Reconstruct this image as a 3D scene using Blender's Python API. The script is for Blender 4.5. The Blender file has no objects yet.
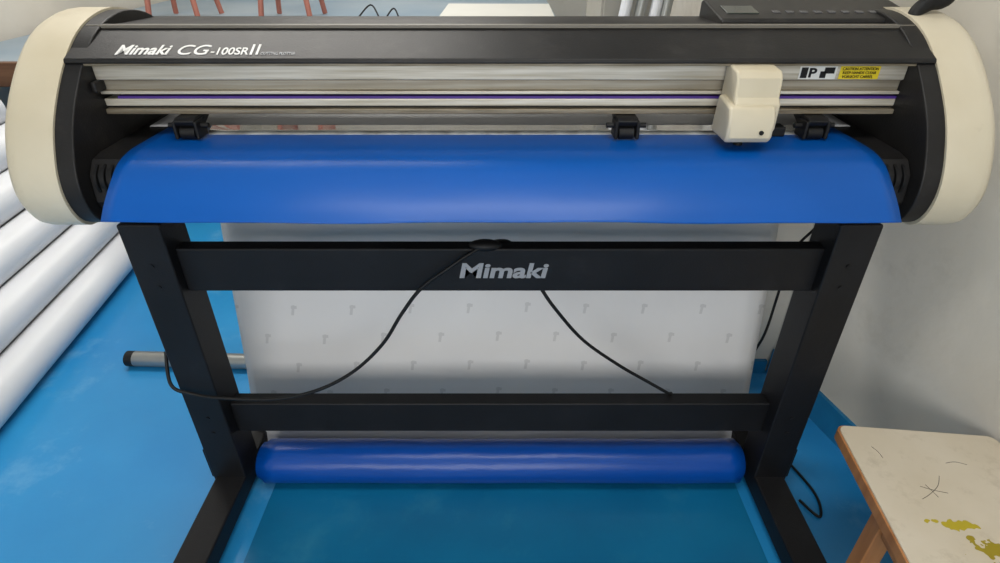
import bpy, bmesh, math, random
from mathutils import Vector, Matrix
random.seed(4)
D=bpy.data; C=bpy.context; S=C.scene
try: S.view_settings.view_transform='Standard'
except Exception: pass

def lin(c):
    return tuple(((v/255)/12.92 if v/255<=.04045 else (((v/255)+.055)/1.055)**2.4) for v in c)
def mat(name,c,rough=.5,metal=0,var=.08,scale=6,bump=0,bscale=60,coat=0,stretch=(1,1,1),c2=None,spec=.5,lo=.3,hi=.7,c3=None,s3=3,t3=(.60,.68),k3=.55,cr=.12):
    m=D.materials.new(name); m.use_nodes=True; nt=m.node_tree; N=nt.nodes; L=nt.links
    b=N['Principled BSDF']; b.inputs['Roughness'].default_value=rough; b.inputs['Metallic'].default_value=metal
    b.inputs['Coat Weight'].default_value=coat; b.inputs['Specular IOR Level'].default_value=spec
    b.inputs['Coat Roughness'].default_value=cr
    tc=N.new('ShaderNodeTexCoord'); mp=N.new('ShaderNodeMapping'); mp.inputs['Scale'].default_value=stretch
    L.new(tc.outputs['Object'],mp.inputs['Vector'])
    n=N.new('ShaderNodeTexNoise'); n.inputs['Scale'].default_value=scale; n.inputs['Detail'].default_value=6
    L.new(mp.outputs['Vector'],n.inputs['Vector'])
    r=N.new('ShaderNodeValToRGB'); l=lin(c)
    r.color_ramp.elements[0].position=lo; r.color_ramp.elements[1].position=hi
    if c2: a0=lin(c2); a1=l
    else: a0=tuple(v*(1-var) for v in l); a1=tuple(min(1,v*(1+var)) for v in l)
    r.color_ramp.elements[0].color=(*a0,1); r.color_ramp.elements[1].color=(*a1,1)
    L.new(n.outputs['Fac'],r.inputs['Fac']); out=r.outputs['Color']
    if c3:  # scuffs / grime
        n3=N.new('ShaderNodeTexNoise'); n3.inputs['Scale'].default_value=s3; n3.inputs['Detail'].default_value=10; n3.inputs['Roughness'].default_value=.7
        L.new(mp.outputs['Vector'],n3.inputs['Vector'])
        mr=N.new('ShaderNodeMapRange'); mr.inputs[1].default_value=t3[0]; mr.inputs[2].default_value=t3[1]; mr.inputs[4].default_value=k3
        L.new(n3.outputs['Fac'],mr.inputs[0])
        mx=N.new('ShaderNodeMix'); mx.data_type='RGBA'; L.new(mr.outputs[0],mx.inputs[0]); L.new(out,mx.inputs[6]); mx.inputs[7].default_value=(*lin(c3),1)
        out=mx.outputs[2]
    L.new(out,b.inputs['Base Color'])
    if bump:
        n2=N.new('ShaderNodeTexNoise'); n2.inputs['Scale'].default_value=bscale; n2.inputs['Detail'].default_value=4
        L.new(mp.outputs['Vector'],n2.inputs['Vector'])
        bp=N.new('ShaderNodeBump'); bp.inputs['Strength'].default_value=bump; bp.inputs['Distance'].default_value=.01
        L.new(n2.outputs['Fac'],bp.inputs['Height']); L.new(bp.outputs['Normal'],b.inputs['Normal'])
        if coat: L.new(bp.outputs['Normal'],b.inputs['Coat Normal'])
    m['ramp']=r.name
    return m

def empty(name):
    e=D.objects.new(name,None); C.collection.objects.link(e); e.empty_display_size=.1; return e
def fin(name,bm,m,parent=None,smooth=True,bevel=0,seg=3,ang=30):
    bmesh.ops.recalc_face_normals(bm,faces=bm.faces)
    me=D.meshes.new(name); bm.to_mesh(me); bm.free()
    o=D.objects.new(name,me); C.collection.objects.link(o)
    if m: me.materials.append(m)
    if smooth:
        for p in me.polygons: p.use_smooth=True
        try:
            me.set_sharp_from_angle(angle=math.radians(ang))
        except Exception: pass
    if bevel:
        b=o.modifiers.new('bevel','BEVEL'); b.width=bevel; b.segments=seg; b.limit_method='ANGLE'; b.angle_limit=math.radians(40)
        b.harden_normals=True
    if parent: o.parent=parent
    return o
def box(name,x0,x1,y0,y1,z0,z1,m,parent=None,bevel=.003,rot=None,seg=3):
    bm=bmesh.new(); bmesh.ops.create_cube(bm,size=1)
    cx,cy,cz=(x0+x1)/2,(y0+y1)/2,(z0+z1)/2
    for v in bm.verts: v.co=Vector((v.co.x*(x1-x0),v.co.y*(y1-y0),v.co.z*(z1-z0)))
    o=fin(name,bm,m,parent,True,bevel,seg); o.location=(cx,cy,cz)
    if rot: o.rotation_euler=rot
    return o
def crom(P,n=6,closed=False):
    out=[];N=len(P)
    rng=range(N if closed else N-1)
    for i in rng:
        p=[Vector(P[(i+k)%N]) if closed else Vector(P[min(max(i+k,0),N-1)]) for k in(-1,0,1,2)]
        for j in range(n):
            t=j/n
            out.append(.5*((2*p[1])+(-p[0]+p[2])*t+(2*p[0]-5*p[1]+4*p[2]-p[3])*t*t+(-p[0]+3*p[1]-3*p[2]+p[3])*t**3))
    if not closed: out.append(Vector(P[-1]))
    return out
def prism(name,prof,x0,x1,m,parent=None,bevel=0,seg=3,ang=30):
    bm=bmesh.new()
    a=[bm.verts.new((x0,p[0],p[1])) for p in prof]; b=[bm.verts.new((x1,p[0],p[1])) for p in prof]
    bm.faces.new(a); bm.faces.new(b[::-1]); n=len(prof)
    for i in range(n): bm.faces.new((a[i],a[(i+1)%n],b[(i+1)%n],b[i]))
    return fin(name,bm,m,parent,True,bevel,seg,ang)
def cyl(name,p0,p1,r,m,parent=None,n=32,r2=None,hole=0,bevel=0):
    p0=Vector(p0);p1=Vector(p1);d=p1-p0;r2=r2 or r
    q=d.to_track_quat('Z','Y').to_matrix()
    bm=bmesh.new()
    def ring(p,rr): return [bm.verts.new(p+q@Vector((math.cos(2*math.pi*i/n)*rr,math.sin(2*math.pi*i/n)*rr,0))) for i in range(n)]
    A=ring(p0,r);B=ring(p1,r2)
    for i in range(n): bm.faces.new((A[i],A[(i+1)%n],B[(i+1)%n],B[i]))
    if hole:
        A2=ring(p0,hole);B2=ring(p1,hole)
        for i in range(n):
            j=(i+1)%n
            bm.faces.new((A2[i],A2[j],B2[j],B2[i])); bm.faces.new((A[i],A[j],A2[j],A2[i])); bm.faces.new((B[i],B[j],B2[j],B2[i]))
    else:
        bm.faces.new(A);bm.faces.new(B)
    return fin(name,bm,m,parent,True,bevel)
def cable(name,P,r,m,parent=None):
    cu=D.curves.new(name,'CURVE'); cu.dimensions='3D'; cu.bevel_depth=r; cu.bevel_resolution=3; cu.use_fill_caps=True
    pts=crom(P,8); s=cu.splines.new('POLY'); s.points.add(len(pts)-1)
    for i,p in enumerate(pts): s.points[i].co=(*p,1)
    s.use_smooth=True
    o=D.objects.new(name,cu); C.collection.objects.link(o); cu.materials.append(m)
    if parent:o.parent=parent
    return o
def sheet(name,path,xl,xr,m,parent=None,thick=.0012,nx=24,wob=0,zw=None):
    bm=bmesh.new(); rows=[]; n=len(path)
    for i,p in enumerate(path):
        f=i/(n-1); a=xl(f); b=xr(f); row=[]
        for j in range(nx+1):
            x=a+(b-a)*j/nx
            dy=wob*(math.sin(x*7+f*3)*.6+math.sin(x*3.1+1)+.5*math.sin(x*17+f*11))*math.sin(math.pi*f)
            dz=zw(x,f) if zw else 0
            row.append(bm.verts.new((x,p[0]+dy,p[1]+dz)))
        rows.append(row)
    for i in range(n-1):
        for j in range(nx): bm.faces.new((rows[i][j],rows[i][j+1],rows[i+1][j+1],rows[i+1][j]))
    o=fin(name,bm,m,parent,True,0,ang=80)
    s=o.modifiers.new('solid','SOLIDIFY'); s.thickness=thick; s.offset=0
    return o
def text(name,body,x0,x1,h,y,z,rx,m,parent,shear=0,bold=.0,depth=.0005):
    cu=D.curves.new('tmp','FONT'); cu.body=body; cu.shear=shear; cu.offset=bold; cu.extrude=.005
    t=D.objects.new('tmp',cu); C.collection.objects.link(t); C.view_layer.update()
    me=D.meshes.new_from_object(t.evaluated_get(C.evaluated_depsgraph_get())); D.objects.remove(t)
    xs=[v.co.x for v in me.vertices]; ys=[v.co.y for v in me.vertices]
    ax,bx,ay,by=min(xs),max(xs),min(ys),max(ys)
    for v in me.vertices:
        v.co=Vector(((v.co.x-ax)/(bx-ax)*(x1-x0),(v.co.y-ay)/(by-ay)*h,(1 if v.co.z>0 else -1)*depth))
    o=D.objects.new(name,me); C.collection.objects.link(o); me.materials.clear(); me.materials.append(m)
    o.location=(x0,y,z); o.rotation_euler=(rx,0,0); o.parent=parent
    return o

# ---------------- materials
cream=mat('cream_plastic',(200,192,172),.42,scale=4,c2=(184,174,150),bump=.03,c3=(130,118,96),s3=7,t3=(.58,.8))
black=mat('black_plastic',(25,24,24),.46,var=.25,scale=14,bump=.05,bscale=250,spec=.3,c3=(60,57,54),s3=14,t3=(.56,.85))
steel=mat('black_powdercoat',(20,20,22),.5,var=.25,scale=8,bump=.08,bscale=300,spec=.25,c3=(50,50,52),s3=10,t3=(.58,.85),k3=.4)
alu=mat('brushed_aluminium',(208,203,191),.38,.35,scale=5,stretch=(1,6,30),c2=(164,155,136))
alum=mat('aluminium_mid',(166,159,144),.4,.4,scale=5,stretch=(1,6,30),c2=(130,120,102))
alud=mat('aluminium_dull',(140,131,114),.42,.4,scale=6,stretch=(1.5,6,40),c2=(92,82,64))
purple=mat('purple_belt',(70,38,126),.55)
film=mat('blue_vinyl',(0,76,156),.34,var=.06,scale=3,coat=.18,bump=.10,bscale=4,spec=.2,cr=.24,stretch=(1,1.6,1.6))
filmr=mat('blue_vinyl_roll',(0,64,146),.34,var=.08,scale=3,coat=.2,bump=.35,bscale=4,spec=.25,cr=.2,stretch=(1,4,4))
white_txt=mat('white_print',(205,205,203),.5)
grey_txt=mat('grey_print',(150,152,156),.4)
dark=mat('dark_rubber',(14,14,15),.55,spec=.3)
keym=mat('panel_key_grey',(74,74,76),.5)
teal=mat('teal_strip',(0,105,110),.5)
brown=mat('platen_mat',(104,88,72),.5)
wood=mat('beech_wood',(190,132,80),.5,scale=4,stretch=(8,8,1),c2=(156,102,58))
woodd=mat('brown_wood',(120,86,62),.55,scale=4,stretch=(1,8,8),c2=(92,62,44))
redwood=mat('red_brown_wood',(160,100,86),.5)
rollw=mat('white_vinyl_rolls',(212,214,218),.38,var=.05,scale=2,bump=.06,bscale=12)
core=mat('cardboard_core',(150,118,84),.8)
metal=mat('steel_tube',(150,152,150),.35,.7,var=.1)
yellow=mat('yellow_label',(215,190,20),.5)
whitep=mat('white_paper',(214,214,208),.6,var=.02)
greytop=mat('worktop_laminate',(156,168,176),.4,scale=1.3,c2=(112,138,160))
cab=mat('grey_cabinet_paint',(160,156,146),.5)

# ---------------- room
FL=-.06
fm=mat('blue_painted_floor',(44,142,196),.36,scale=1.3,c2=(22,118,178),bump=.05,bscale=25,coat=.08,c3=(140,184,208),s3=3.2,t3=(.54,.80),k3=.5)
tealm=mat('teal_floor_tone',(12,108,150),.34,scale=2.5,c2=(4,88,130),bump=.05,bscale=12,coat=.08,c3=(60,134,160),s3=4,t3=(.55,.8))
wallm=mat('painted_plaster',(210,206,197),.8,scale=1.3,c2=(190,185,173),bump=.35,bscale=9,c3=(146,138,122),s3=3,t3=(.55,.8),k3=.5)
bluep=mat('blue_skirting_paint',(14,106,152),.5,var=.15,scale=12,c3=(60,130,160),s3=6)
ceilm=mat('white_ceiling',(225,224,218),.9)
def quadbox(name,pts,z0,z1,m):
    bm=bmesh.new(); a=[bm.verts.new((*p,z0)) for p in pts]; b=[bm.verts.new((*p,z1)) for p in pts]
    bm.faces.new(a);bm.faces.new(b)
    n=len(pts)
    for i in range(n): bm.faces.new((a[i],a[(i+1)%n],b[(i+1)%n],b[i]))
    return fin(name,bm,m,None,False)
quadbox('floor',[(-2.7,-2.6),(2.2,-2.6),(2.2,6.6),(-2.7,6.6)],FL-.1,FL,fm)
quadbox('floor_teal_patch',[(-.61,.30),(.635,.28),(.63,1.42),(-.60,1.40)],FL,FL+.002,tealm)  # thin patch between the stand feet, darker and more teal than the floor
quadbox('ceiling',[(-2.7,-2.6),(2.2,-2.6),(2.2,6.6),(-2.7,6.6)],2.7,2.8,ceilm)
CH=2.7
def wx(y): return .90+.25*(1.5-y)
quadbox('wall_right',[(wx(-2.5),-2.5),(wx(1.5),1.5),(2.1,1.5),(2.1,-2.5)],FL,CH,wallm)
quadbox('wall_right_return',[(.56,1.5),(2.1,1.5),(2.1,6.5),(.56+.5,6.5),(.56+.3,1.7),(.56,1.6)],FL,CH,wallm)
quadbox('wall_left',[(-2.7,-2.5),(-2.6,-2.5),(-2.6,6.5),(-2.7,6.5)],FL,CH,wallm)
quadbox('wall_back',[(-2.7,6.5),(2.2,6.5),(2.2,6.6),(-2.7,6.6)],FL,CH,wallm)
quadbox('wall_front',[(-2.7,-2.6),(2.2,-2.6),(2.2,-2.5),(-2.7,-2.5)],FL,CH,wallm)
quadbox('baseboard_right',[(wx(-2.5)-.012,-2.5),(wx(1.488)-.012,1.488),(wx(1.488),1.488),(wx(-2.5),-2.5)],FL,FL+.10,bluep)
quadbox('baseboard_return',[(.56,1.486),(.885,1.486),(.885,1.5),(.56,1.5)],FL,FL+.05,bluep)

# ---------------- cutting plotter
P=empty('cutting_plotter')
capP=[(1.04,.724),(1.0,.734),(.978,.760),(.969,.798),(.975,.84),(.993,.883),(1.018,.925),(1.055,.968),(1.104,1.013),(1.16,1.05),(1.224,1.072),(1.30,1.078),(1.38,1.058),(1.43,1.01),(1.45,.93),(1.44,.83),(1.40,.76),(1.33,.73),(1.18,.720)]
capS=crom(capP,4,True)
cy,cz=1.2,.9
def inset(P_,d):
    return [Vector((p[0]+(cy-p[0])*d,p[1]+(cz-p[1])*d)) for p in P_]
for s,nm in((-1,'left'),(1,'right')):
    bm=bmesh.new(); layers=[(.79,0),(.855,0),(.870,.012),(.880,.04),(.885,.10)]
    rings=[[bm.verts.new((s*x,p[0],p[1])) for p in inset(capS,d)] for x,d in layers]
    n=len(capS)
    for a,b in zip(rings,rings[1:]):
        for i in range(n): bm.faces.new((a[i],a[(i+1)%n],b[(i+1)%n],b[i]))
    bm.faces.new(rings[0]);bm.faces.new(rings[-1])
    fin('end_cap_'+nm,bm,cream,P,True,0,ang=50)
    prism('end_block_'+nm,inset(capS,.022),s*.757,s*.791,black,P,.003,ang=50)
    for (y,z) in((1.0,.775),(1.085,.975)):
        cyl('end_screw_'+nm,(s*.775,y-.012,z),(s*.775,y+.02,z-.005),.0045,metal,P,16)
    for k in range(6):
        cyl('feed_knob_'+nm,(s*(.705+k*.007),1.03,.815),(s*(.710+k*.007),1.03,.815),.032 if k%2 else .028,dark,P,28)
prism('top_cover',[(1.098,1.008),(1.100,1.016),(1.185,1.052),(1.20,1.057),(1.40,1.048),(1.415,1.03),(1.42,.94),(1.405,.94),(1.40,1.0),(1.16,1.003)],-.79,.79,black,P,.003)
box('cover_lip',-.786,.786,1.188,1.204,1.054,1.060,mat('lip_grey',(98,94,86),.4),P,.001)
box('cover_seam',-.757,.757,1.102,1.106,1.003,1.0075,alud,P,.0005)
prism('platen',[(1.02,.738),(1.0,.78),(1.008,.83),(1.03,.853),(1.06,.858),(1.34,.858),(1.36,.84),(1.36,.72),(1.33,.70)],-.757,.757,black,P,.004)
E=.757
box('rail_core',-E,E,1.155,1.30,.914,1.0,black,P)
box('rail_top_extrusion',-E,E,1.122,1.16,.974,1.0035,alu,P,.002)
box('rail_top_groove',-E,E,1.128,1.16,.972,.974,alud,P,0)
box('rail_mid_extrusion',-E,E,1.130,1.16,.9535,.9725,alum,P,.002)
box('rail_lip',-E,E,1.122,1.16,.948,.9535,alu,P,.001)
box('rail_groove',-E,E,1.145,1.16,.943,.948,black,P,0)
box('drive_belt',-.73,E,1.126,1.156,.9388,.9435,purple,P,0)
box('rail_lower_extrusion',-E,E,1.125,1.16,.925,.9388,alu,P,.002)
box('rail_lower_groove',-E,E,1.132,1.16,.921,.925,black,P,0)
box('rail_bottom_lip',-E,E,1.118,1.16,.911,.921,alud,P,.002)
box('rail_end_stop_left',-E,-.748,1.10,1.16,.955,.975,black,P)
box('platen_mat_strip',-.62,-.16,1.205,1.33,.858,.8606,brown,P,0)
box('cutting_strip',-.16,.12,1.205,1.33,.858,.8606,teal,P,0)
fp=crom([(1.20,.8640),(1.16,.8645),(1.10,.866),(1.038,.866),(.995,.857),(.962,.838),(.925,.811),(.899,.787)],6)
sheet('blue_vinyl_sheet',fp,lambda f:-.686,lambda f:.690,film,P,.0012,60,0,
      lambda x,f:.002*max(0,f-.35)*(math.sin(x*9+1)+.6*math.sin(x*21+f*4)))
# rail's reflection on the film top, painted as a pale glossy strip
clear=mat('painted_rail_reflection',(196,198,196),.12,spec=.8,var=.1,scale=8,coat=1,cr=.04,c2=(130,128,122),stretch=(3,1,1))
sheet('painted_rail_reflection',[(1.20,.8652),(1.16,.8657),(1.135,.8661)],lambda f:-.60+.02*f,lambda f:.64,clear,P,.0006,20)
def liner_mat():
    m=mat('printed_release_liner',(226,226,226),.45,scale=1.4,c2=(208,208,209),bump=.6,bscale=4); nt=m.node_tree;N=nt.nodes;L=nt.links
    b=N['Principled BSDF']; r=N[m['ramp']]
    tc=N.new('ShaderNodeTexCoord'); sp=N.new('ShaderNodeSeparateXYZ'); L.new(tc.outputs['Object'],sp.inputs[0])
    def M(op,a,bv=None,c=None):
        n=N.new('ShaderNodeMath'); n.operation=op
        for i,v in enumerate((a,bv,c)):
            if v is None: continue
            if isinstance(v,(int,float)): n.inputs[i].default_value=v
            else: L.new(v,n.inputs[i])
        return n.outputs[0]
    zr=M('DIVIDE',sp.outputs['Z'],.078); row=M('FLOOR',zr); fz=M('FRACT',zr)
    off=M('MULTIPLY',M('MODULO',M('ABSOLUTE',row),2),.5)
    fx=M('FRACT',M('ADD',M('DIVIDE',sp.outputs['X'],.155),off))
    sx=M('SUBTRACT',fx,M('MULTIPLY',fz,.08))
    bar=M('MULTIPLY',M('LESS_THAN',M('ABSOLUTE',M('SUBTRACT',sx,.42)),.024),M('LESS_THAN',M('ABSOLUTE',M('SUBTRACT',fz,.5)),.17))
    bar2=M('MULTIPLY',M('LESS_THAN',M('ABSOLUTE',M('SUBTRACT',fx,.48)),.05),M('LESS_THAN',M('ABSOLUTE',M('SUBTRACT',fz,.60)),.05))
    msk=M('MULTIPLY',M('MAXIMUM',bar,bar2),.24)
    mx=N.new('ShaderNodeMix'); mx.data_type='RGBA'; L.new(msk,mx.inputs[0]); L.new(r.outputs['Color'],mx.inputs[6])
    mx.inputs[7].default_value=(*lin((105,105,108)),1); L.new(mx.outputs[2],b.inputs['Base Color'])
    return m
lp=crom([(1.205,.8612),(1.34,.8618),(1.375,.856),(1.392,.83),(1.388,.75),(1.35,.6),(1.29,.42),(1.23,.22),(1.172,.04),(1.155,-.02),(1.135,-.05),(1.10,-.0565)],6)
sheet('release_liner',lp,lambda f:-.735+.085*max(0,f-.3)/.7,lambda f:.735-.085*max(0,f-.3)/.7,liner_mat(),P,.001,70,.005)
# tool carriage
CA=[(1.05,.892),(1.04,.905),(1.04,.95),(1.05,.96),(1.055,.992),(1.065,1.003),(1.12,1.008),(1.121,.9),(1.11,.885)]
prism('tool_carriage_body',CA,.418,.500,cream,P,.005,4)
prism('tool_carriage_head',[(1.03,.884),(1.022,.895),(1.024,.93),(1.034,.948),(1.10,.955),(1.11,.884)],.407,.490,cream,P,.006,4)
cyl('tool_screw',(.468,1.02,.905),(.468,1.04,.905),.004,dark,P,16)
cyl('pen_holder',(.45,1.07,.868),(.45,1.07,.90),.008,dark,P,20)
for i,x in enumerate((-.60,.243,.605)):
    nm='pinch_roller_%d'%(i+1)
    prism(nm+'_arm',[(1.095,.895),(1.09,.905),(1.10,.910),(1.15,.910),(1.17,.903),(1.13,.885)],x-.020,x+.020,dark,P,.003)
    box(nm+'_bracket_a',x-.024,x-.017,1.09,1.13,.870,.904,dark,P,.003)
    box(nm+'_bracket_b',x+.017,x+.024,1.09,1.13,.870,.904,dark,P,.003)
    cyl(nm+'_wheel',(x-.014,1.105,.880),(x+.014,1.105,.880),.0125,dark,P,24)
    cyl(nm+'_axle',(x-.038,1.108,.893),(x+.038,1.108,.893),.005,dark,P,16)
box('film_guide_right',.51,.56,1.12,1.15,.866,.885,dark,P,.003)
prism('control_panel',[(1.235,1.055),(1.24,1.064),(1.37,1.085),(1.385,1.08),(1.385,1.045),(1.25,1.05)],.435,.83,black,P,.004)
for k in range(9):
    x=.55+k*.028
    box('panel_key_%d'%(k+1),x,x+.014,1.275,1.288,1.0695,1.0725,keym,P,.001,rot=(math.radians(9),0,0))
box('panel_display',.455,.52,1.27,1.32,1.069,1.0745,mat('lcd',(40,46,42),.2),P,.001,rot=(math.radians(9),0,0))
lv=crom([(.80,1.23,1.05),(.81,1.235,1.078),(.835,1.24,1.094),(.862,1.245,1.098),(.878,1.25,1.122)],5)
bm=bmesh.new(); rings=[]
for i,p in enumerate(lv):
    f=i/(len(lv)-1); w=.010+.010*f; h=.008+.006*math.sin(f*3.14)+.004*f
    d=(lv[min(i+1,len(lv)-1)]-lv[max(i-1,0)]).normalized(); u=Vector((0,1,0)); nrm=d.cross(u).normalized()
    rings.append([bm.verts.new(p+u*math.cos(a)*w+nrm*math.sin(a)*h) for a in [2*math.pi*k/14 for k in range(14)]])
for a,b in zip(rings,rings[1:]):
    for i in range(14): bm.faces.new((a[i],a[(i+1)%14],b[(i+1)%14],b[i]))
bm.faces.new(rings[0]);bm.faces.new(rings[-1])
fin('clamp_lever',bm,dark,P,True,0,ang=60)
sl=math.atan2(.036,.085); yy,zz=1.109,1.0198
def onslope(d): return yy+d*math.cos(sl), zz+d*math.sin(sl)+.0006
y,z=onslope(.002)
text('logo_wordmark','Mimaki',-.700,-.602,.030,y,z,sl,white_txt,P,.15,.02)
text('logo_series','CG',-.588,-.530,.030,y,z,sl,white_txt,P,.2,.004)
text('logo_model','-100SR',-.527,-.458,.022,y,z,sl,white_txt,P,.0,.012)
text('logo_mark','II',-.455,-.440,.032,y,z,sl,white_txt,P,0,.0)
text('logo_caption','CUTTING PLOTTER',-.435,-.372,.008,y,z,sl,grey_txt,P)
RY=1.1212
def slab(n,x0,x1,z0,z1,m,y=RY): return box(n,x0,x1,y,y+.0009,z0,z1,m,P,0)
slab('warning_label_white',.557,.626,.976,.999,whitep)
slab('warning_label_yellow',.632,.706,.976,.999,yellow)
slab('warning_icon_1',.560,.572,.978,.997,dark,RY-.0006)
text('warning_glyph','P',.575,.589,.017,RY-.0006,.979,math.pi/2,dark,P,0,.03)
slab('warning_icon_2',.596,.607,.978,.990,dark,RY-.0006)
slab('warning_icon_3',.603,.622,.986,.997,dark,RY-.0006)
text('warning_text_a','CAUTION ATTENTION',.636,.702,.005,RY-.0006,.992,math.pi/2,dark,P)
text('warning_text_b','KEEP HANDS CLEAR',.638,.700,.005,RY-.0006,.985,math.pi/2,dark,P)
text('warning_text_c','VORSICHT CARREL',.638,.696,.005,RY-.0006,.978,math.pi/2,dark,P)

# ---------------- stand
ST=empty('plotter_stand')
for s,nm in((-1,'left'),(1,'right')):
    a,b=sorted((s*.738,s*.655))
    box('leg_'+nm,a,b,1.0,1.09,.0,.732,steel,ST,.004)
    a2,b2=sorted((s*.732,s*.655))
    box('foot_'+nm,a2,b2,.56,1.27,FL+.015,.012,steel,ST,.005)
    for y in(.60,1.23): cyl('foot_pad_'+nm,(s*.692,y,FL),(s*.692,y,FL+.02),.022,dark,ST,20)
    a3,b3=sorted((s*.748,s*.736))
    box('leg_gusset_'+nm,a3,b3,1.01,1.08,.0,.10,steel,ST,.002)
    for z in(.59,.64,.17,.22): cyl('bolt_'+nm,(s*.697,.998,z),(s*.697,1.002,z),.005,steel,ST,12)
box('upper_beam',-.656,.656,1.025,1.06,.565,.667,steel,ST,.004)
box('lower_beam',-.656,.656,1.035,1.075,.139,.233,steel,ST,.004)
text('beam_wordmark','Mimaki',-.084,.100,.036,1.0244,.598,math.pi/2,grey_txt,ST,.15,.03)
bm=bmesh.new(); bmesh.ops.create_uvsphere(bm,u_segments=20,v_segments=10,radius=1)
for v in bm.verts: v.co=Vector((v.co.x*.034,v.co.y*.016,v.co.z*.012))
o=fin('cable_clip',bm,dark,ST,True); o.location=(-.03,1.035,.670)

CB=empty('power_cable')
cable('cable_left_run',[(-.02,1.035,.676),(-.06,1.018,.660),(-.10,1.008,.635),(-.16,1.0,.59),(-.205,.995,.53),(-.255,.99,.45),(-.33,.985,.375),(-.42,.98,.325),(-.52,.978,.303),(-.64,.98,.305),(-.70,.985,.312),(-.745,.99,.335),(-.757,1.03,.40)],.0040,dark,CB)
cable('cable_right_run',[(-.03,1.04,.672),(.02,1.075,.655),(.05,1.075,.60),(.08,1.07,.56),(.12,1.06,.50),(.19,1.06,.41),(.28,1.06,.335),(.36,1.06,.280),(.41,1.06,.246),(.43,1.085,.215),(.43,1.085,.14)],.0040,dark,CB)
cable('mains_cord',[(.80,1.30,.70),(.80,1.30,.60),(.755,1.31,.50),(.745,1.30,.36),(.73,1.28,.26),(.71,1.285,.10),(.76,1.22,-.04),(.80,1.12,-.054),(.83,1.0,-.054),(.81,.93,-.054),(.78,.98,-.054)],.0035,dark,CB)

R=empty('blue_vinyl_roll')
sp=[]
for i in range(260):
    a=i/259*2*math.pi*7.3; r=.028+.030*i/259
    sp.append((1.062+r*math.cos(a-1.9)*1.05,.003+r*math.sin(a-1.9)))
sheet('rolled_vinyl',sp,lambda f:-.625+.010*math.sin(f*9),lambda f:.632-.006*math.cos(f*7),filmr,R,.0012,40,0,
      lambda x,f:.0010*(math.sin(x*11)+.5*math.sin(x*27+f*5)))
cyl('roll_core',(-.620,1.062,.003),(.627,1.062,.003),.026,core,R,32,hole=.022)

T=empty('metal_tube')
cyl('tube',(-1.25,1.53,FL+.026),(-.45,1.50,FL+.026),.026,metal,T,32,hole=.021)
cyl('tube_collar',(-1.262,1.5305,FL+.026),(-1.235,1.5295,FL+.026),.0262,dark,T,32,hole=.020)

# ---------------- white roll pile
RP=empty('paper_roll_pile')
RP.location=(-1.515,1.2,0); RP.rotation_euler=(0,0,math.radians(6.5))
k=0; rr=.068; dx=.139; dz=.12
for row in range(6):
    nr=6-(row+1)//2
    for c in range(nr):
        x=-(c*dx+row*dx/2); z=FL+.0685+row*dz
        k+=1
        j=random.uniform(-.003,.003)
        y0=-.75+random.uniform(-.08,.08); y1=1.22+random.uniform(-.12,.06)
        cyl('roll_%d'%k,(x-j,y0,z),(x+j,y1,z),rr,rollw,RP,40,hole=.038)
        cyl('core_%d'%k,(x-j,y0-.004,z),(x+j,y1+.004,z),.0378,core,RP,24,hole=.034)

# ---------------- small table right
TB=empty('side_table'); TB.location=(.728,.905,0); TB.rotation_euler=(0,0,-math.radians(6))
def topmat():
    m=mat('stained_laminate',(208,198,180),.5,scale=5,c2=(194,182,160),c3=(140,124,98),s3=14,t3=(.54,.8)); nt=m.node_tree;N=nt.nodes;L=nt.links
    b=N['Principled BSDF']; tc=N.new('ShaderNodeTexCoord')
    prev=b.inputs['Base Color'].links[0].from_socket
    for (cx,cy_,sx,sy,col) in ((-.03,.125,.045,.012,(176,158,30)),(.01,.075,.055,.018,(150,132,14)),(.07,.10,.03,.02,(170,150,20)),(.06,.03,.05,.03,(160,140,16)),(-.04,.02,.03,.02,(150,134,30)),(-.09,.0,.02,.03,(160,140,50))):
        mp=N.new('ShaderNodeMapping'); mp.inputs['Location'].default_value=(-cx/sx,-cy_/sy,0); mp.inputs['Scale'].default_value=(1/sx,1/sy,0)
        L.new(tc.outputs['Object'],mp.inputs['Vector'])
        ns=N.new('ShaderNodeTexNoise'); ns.inputs['Scale'].default_value=45; L.new(tc.outputs['Object'],ns.inputs['Vector'])
        ln=N.new('ShaderNodeVectorMath'); ln.operation='LENGTH'; L.new(mp.outputs[0],ln.inputs[0])
        ad=N.new('ShaderNodeMath'); ad.operation='MULTIPLY_ADD'; L.new(ns.outputs['Fac'],ad.inputs[0]); ad.inputs[1].default_value=4; ad.inputs[2].default_value=-2
        s2=N.new('ShaderNodeMath'); s2.operation='ADD'; L.new(ln.outputs['Value'],s2.inputs[0]); L.new(ad.outputs[0],s2.inputs[1])
        lt=N.new('ShaderNodeMath'); lt.operation='LESS_THAN'; L.new(s2.outputs[0],lt.inputs[0]); lt.inputs[1].default_value=.8
        mx=N.new('ShaderNodeMix'); mx.data_type='RGBA'; L.new(lt.outputs[0],mx.inputs[0]); L.new(prev,mx.inputs[6]); mx.inputs[7].default_value=(*lin(col),1)
        prev=mx.outputs[2]
    L.new(prev,b.inputs['Base Color']); return m
def rrect(x0,x1,y0,y1,r,n=6):
    o=[]
    for cx,cy_,a0 in((x1-r,y1-r,0),(x0+r,y1-r,90),(x0+r,y0+r,180),(x1-r,y0+r,270)):
        for i in range(n+1):
            a=math.radians(a0+90*i/n); o.append((cx+r*math.cos(a),cy_+r*math.sin(a)))
    return o
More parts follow.
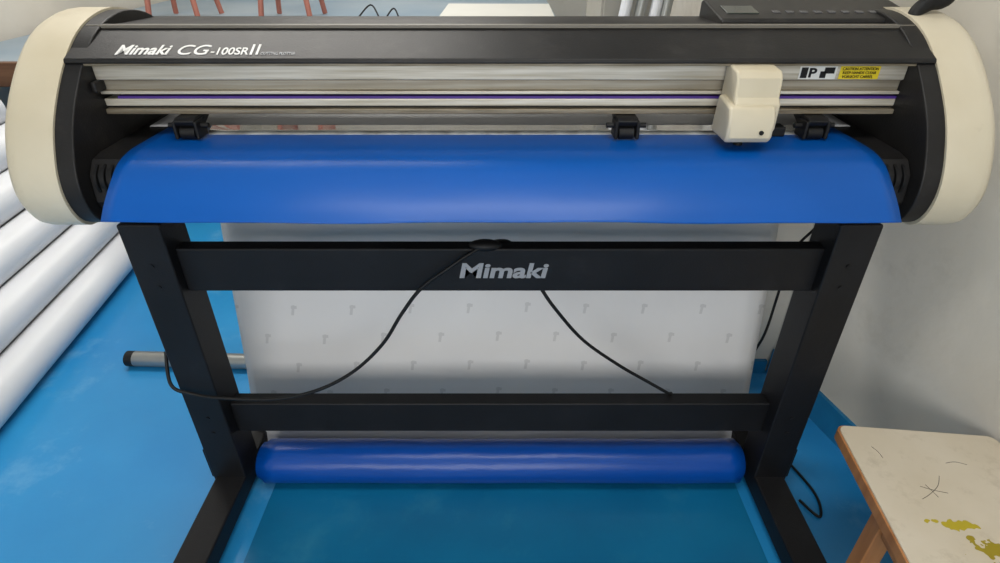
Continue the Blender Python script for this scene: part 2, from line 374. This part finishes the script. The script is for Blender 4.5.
def slabp(name,pts,z0,z1,m,par,bev=.002):
    bm=bmesh.new(); a=[bm.verts.new((*p,z0)) for p in pts]; b=[bm.verts.new((*p,z1)) for p in pts]
    bm.faces.new(a);bm.faces.new(b);n=len(pts)
    for i in range(n): bm.faces.new((a[i],a[(i+1)%n],b[(i+1)%n],b[i]))
    return fin(name,bm,m,par,True,bev)
slabp('tabletop_edge',rrect(0,.325,-.72,0,.02),.272,.298,wood,TB)
slabp('tabletop',[(x-.155,y+.36) for x,y in rrect(.004,.321,-.716,-.004,.018)],0,.004,topmat(),TB,.001).location=(.155,-.36,.297)
for i,P3 in enumerate(([(.090,-.185),(.11,-.172),(.135,-.15),(.15,-.125)],[(.10,-.155),(.122,-.162),(.145,-.166)],[(.112,-.15),(.118,-.165),(.122,-.178)],[(.05,-.06),(.058,-.075),(.06,-.09)],[(.18,-.09),(.20,-.085),(.22,-.09)])):
    cable('scratch_%d'%(i+1),[(a,b,.3009) for a,b in P3],.0005,dark,TB)
for i,(x,y) in enumerate(((.035,-.20),(.275,-.20),(.035,-.62),(.275,-.62))):
    box('leg_%d'%(i+1),x-.018,x+.018,y-.018,y+.018,FL,.272,wood,TB,.003)
for x in(.035,.275): box('side_rail',x-.011,x+.011,-.60,-.22,.225,.265,wood,TB,.002); box('stretcher',x-.010,x+.010,-.60,-.22,.08,.11,wood,TB,.002)
for y in(-.20,-.62): box('cross_rail',.05,.26,y-.01,y+.01,.225,.265,wood,TB,.002)

# ---------------- background worktable
WT=empty('worktable')
box('worktop',-2.55,.36,2.66,5.3,.67,.70,greytop,WT,.003)
box('front_edge',-2.55,.36,2.63,2.662,.60,.703,woodd,WT,.003)
for x in(-2.45,-1.1,.27):
    for y in(2.75,5.2): box('leg',x-.04,x+.04,y-.04,y+.04,FL,.67,woodd,WT,.003)
PS=empty('paper_stack')
for i in range(6):
    box('sheets_%d'%i,-.34+random.uniform(-.02,.02),.30+random.uniform(-.02,.02),3.2+random.uniform(-.03,.03),4.3,.701+i*.008,.708+i*.008,whitep,PS,.001,rot=(0,0,random.uniform(-.03,.03)))
LS=empty('loose_sheet')
box('page',-2.5,-2.1,3.3,3.8,.7005,.702,whitep,LS,0,rot=(0,0,.3))
MS=empty('steel_ruler'); box('blade',-1.15,-.55,3.35,3.40,.7005,.703,metal,MS,.0005,rot=(0,0,.15))
for sx in(-1.98,-1.30):
    so=empty('wooden_stool'); so.location=(sx,4.0,.706)
    slabp('seat',rrect(-.16,.16,-.16,.16,.05),.42,.45,redwood,so,.004)
    for a,b in((-1,-1),(1,-1),(-1,1),(1,1)):
        cyl('leg',(a*.15,b*.17,0),(a*.10,b*.11,.42),.016,redwood,so,16)
    for a in(-1,1):
        cyl('rung',(a*.135,-.15,.15),(a*.135,.15,.15),.010,redwood,so,12); cyl('rung_b',(-.135,a*.15,.18),(.135,a*.15,.18),.010,redwood,so,12)
wc=empty('coiled_wire')
cable('wire',[(-.95,3.9,.706),(-.88,3.8,.705),(-.8,3.95,.78),(-.72,3.85,.705),(-.66,3.95,.76),(-.6,3.85,.705),(-.5,3.9,.706)],.005,dark,wc)
ct=empty('storage_cabinet')
box('carcass',.42,.66,2.65,3.1,FL,1.02,cab,ct,.004)
box('door_panel',.43,.65,2.635,2.652,.0,1.0,cab,ct,.004)
cyl('handle',(.45,2.625,.55),(.45,2.625,.65),.006,metal,ct,12)
pl=empty('leaning_tubes')
for i,(x,w) in enumerate(((.44,rollw),(.50,metal),(.56,rollw),(.60,metal))):
    cyl('tube_%d'%i,(x-.12,2.30,FL),(x+.12,2.60,1.28),.022,w,pl,24,hole=.018)

# ---------------- lights
def area(name,loc,rot,sx,sy,e,col=(1,1,1)):
    l=D.lights.new(name,'AREA'); l.shape='RECTANGLE'; l.size=sx; l.size_y=sy; l.energy=e; l.color=col
    o=D.objects.new(name,l); C.collection.objects.link(o); o.location=loc; o.rotation_euler=rot; return o
def emitm(n,c,s):
    emit=D.materials.new(n); emit.use_nodes=True
    bb=emit.node_tree.nodes['Principled BSDF']; bb.inputs['Emission Color'].default_value=(*c,1); bb.inputs['Emission Strength'].default_value=s
    return emit
emit=emitm('lamp_diffuser',(1,.97,.92),2.5)
for i,(x,y,sx,sy,e) in enumerate(((-1.0,2.3,1.6,.5,40),(.0,.35,1.6,.5,16),(-.8,4.6,1.6,.5,32))):
    f=empty('ceiling_light' if i==0 else 'ceiling_light.%03d'%i)
    box('housing',x-sx/2-.03,x+sx/2+.03,y-sy/2-.03,y+sy/2+.03,2.64,2.70,whitep,f,.004)
    box('diffuser',x-sx/2,x+sx/2,y-sy/2,y+sy/2,2.625,2.641,emit,f,.002)
    l=area('lamp',(x,y,2.61),(0,0,0),sx,sy,e,(1,.955,.89)); l.parent=f
wn=empty('added_fill_window')  # unseen window added behind the camera as frontal fill for the liner
box('fill_glow_panel',-1.7,.9,-2.497,-2.49,.75,2.25,emitm('fill_glow',(.97,.98,1),.8),wn,0)
for nm,a in (('frame_top',(-1.76,.96,2.25,2.31)),('frame_bottom',(-1.76,.96,.69,.75)),('frame_left',(-1.76,-1.70,.69,2.31)),('frame_right',(.90,.96,.69,2.31)),('frame_middle',(-.43,-.37,.75,2.25))):
    box(nm,a[0],a[1],-2.50,-2.45,a[2],a[3],whitep,wn,.004)
l=area('front_fill_light',(-.4,-2.44,1.5),(math.radians(90),0,0),2.5,1.4,58,(1,.98,.955)); l.parent=wn  # area lamp of the added window, fills from the front
w=D.worlds.new('world'); S.world=w; w.use_nodes=True
w.node_tree.nodes['Background'].inputs[0].default_value=(.9,.93,1,1); w.node_tree.nodes['Background'].inputs[1].default_value=.3

cd=D.cameras.new('camera'); cam=D.objects.new('camera',cd); C.collection.objects.link(cam)
cam.location=(0,0,1.23); cam.rotation_euler=(math.radians(58),0,0); cd.sensor_width=36; cd.lens=20.88; cd.clip_start=.02
S.camera=cam
for o in list(S.objects):
    if o.parent is None: o.location.z+=.06
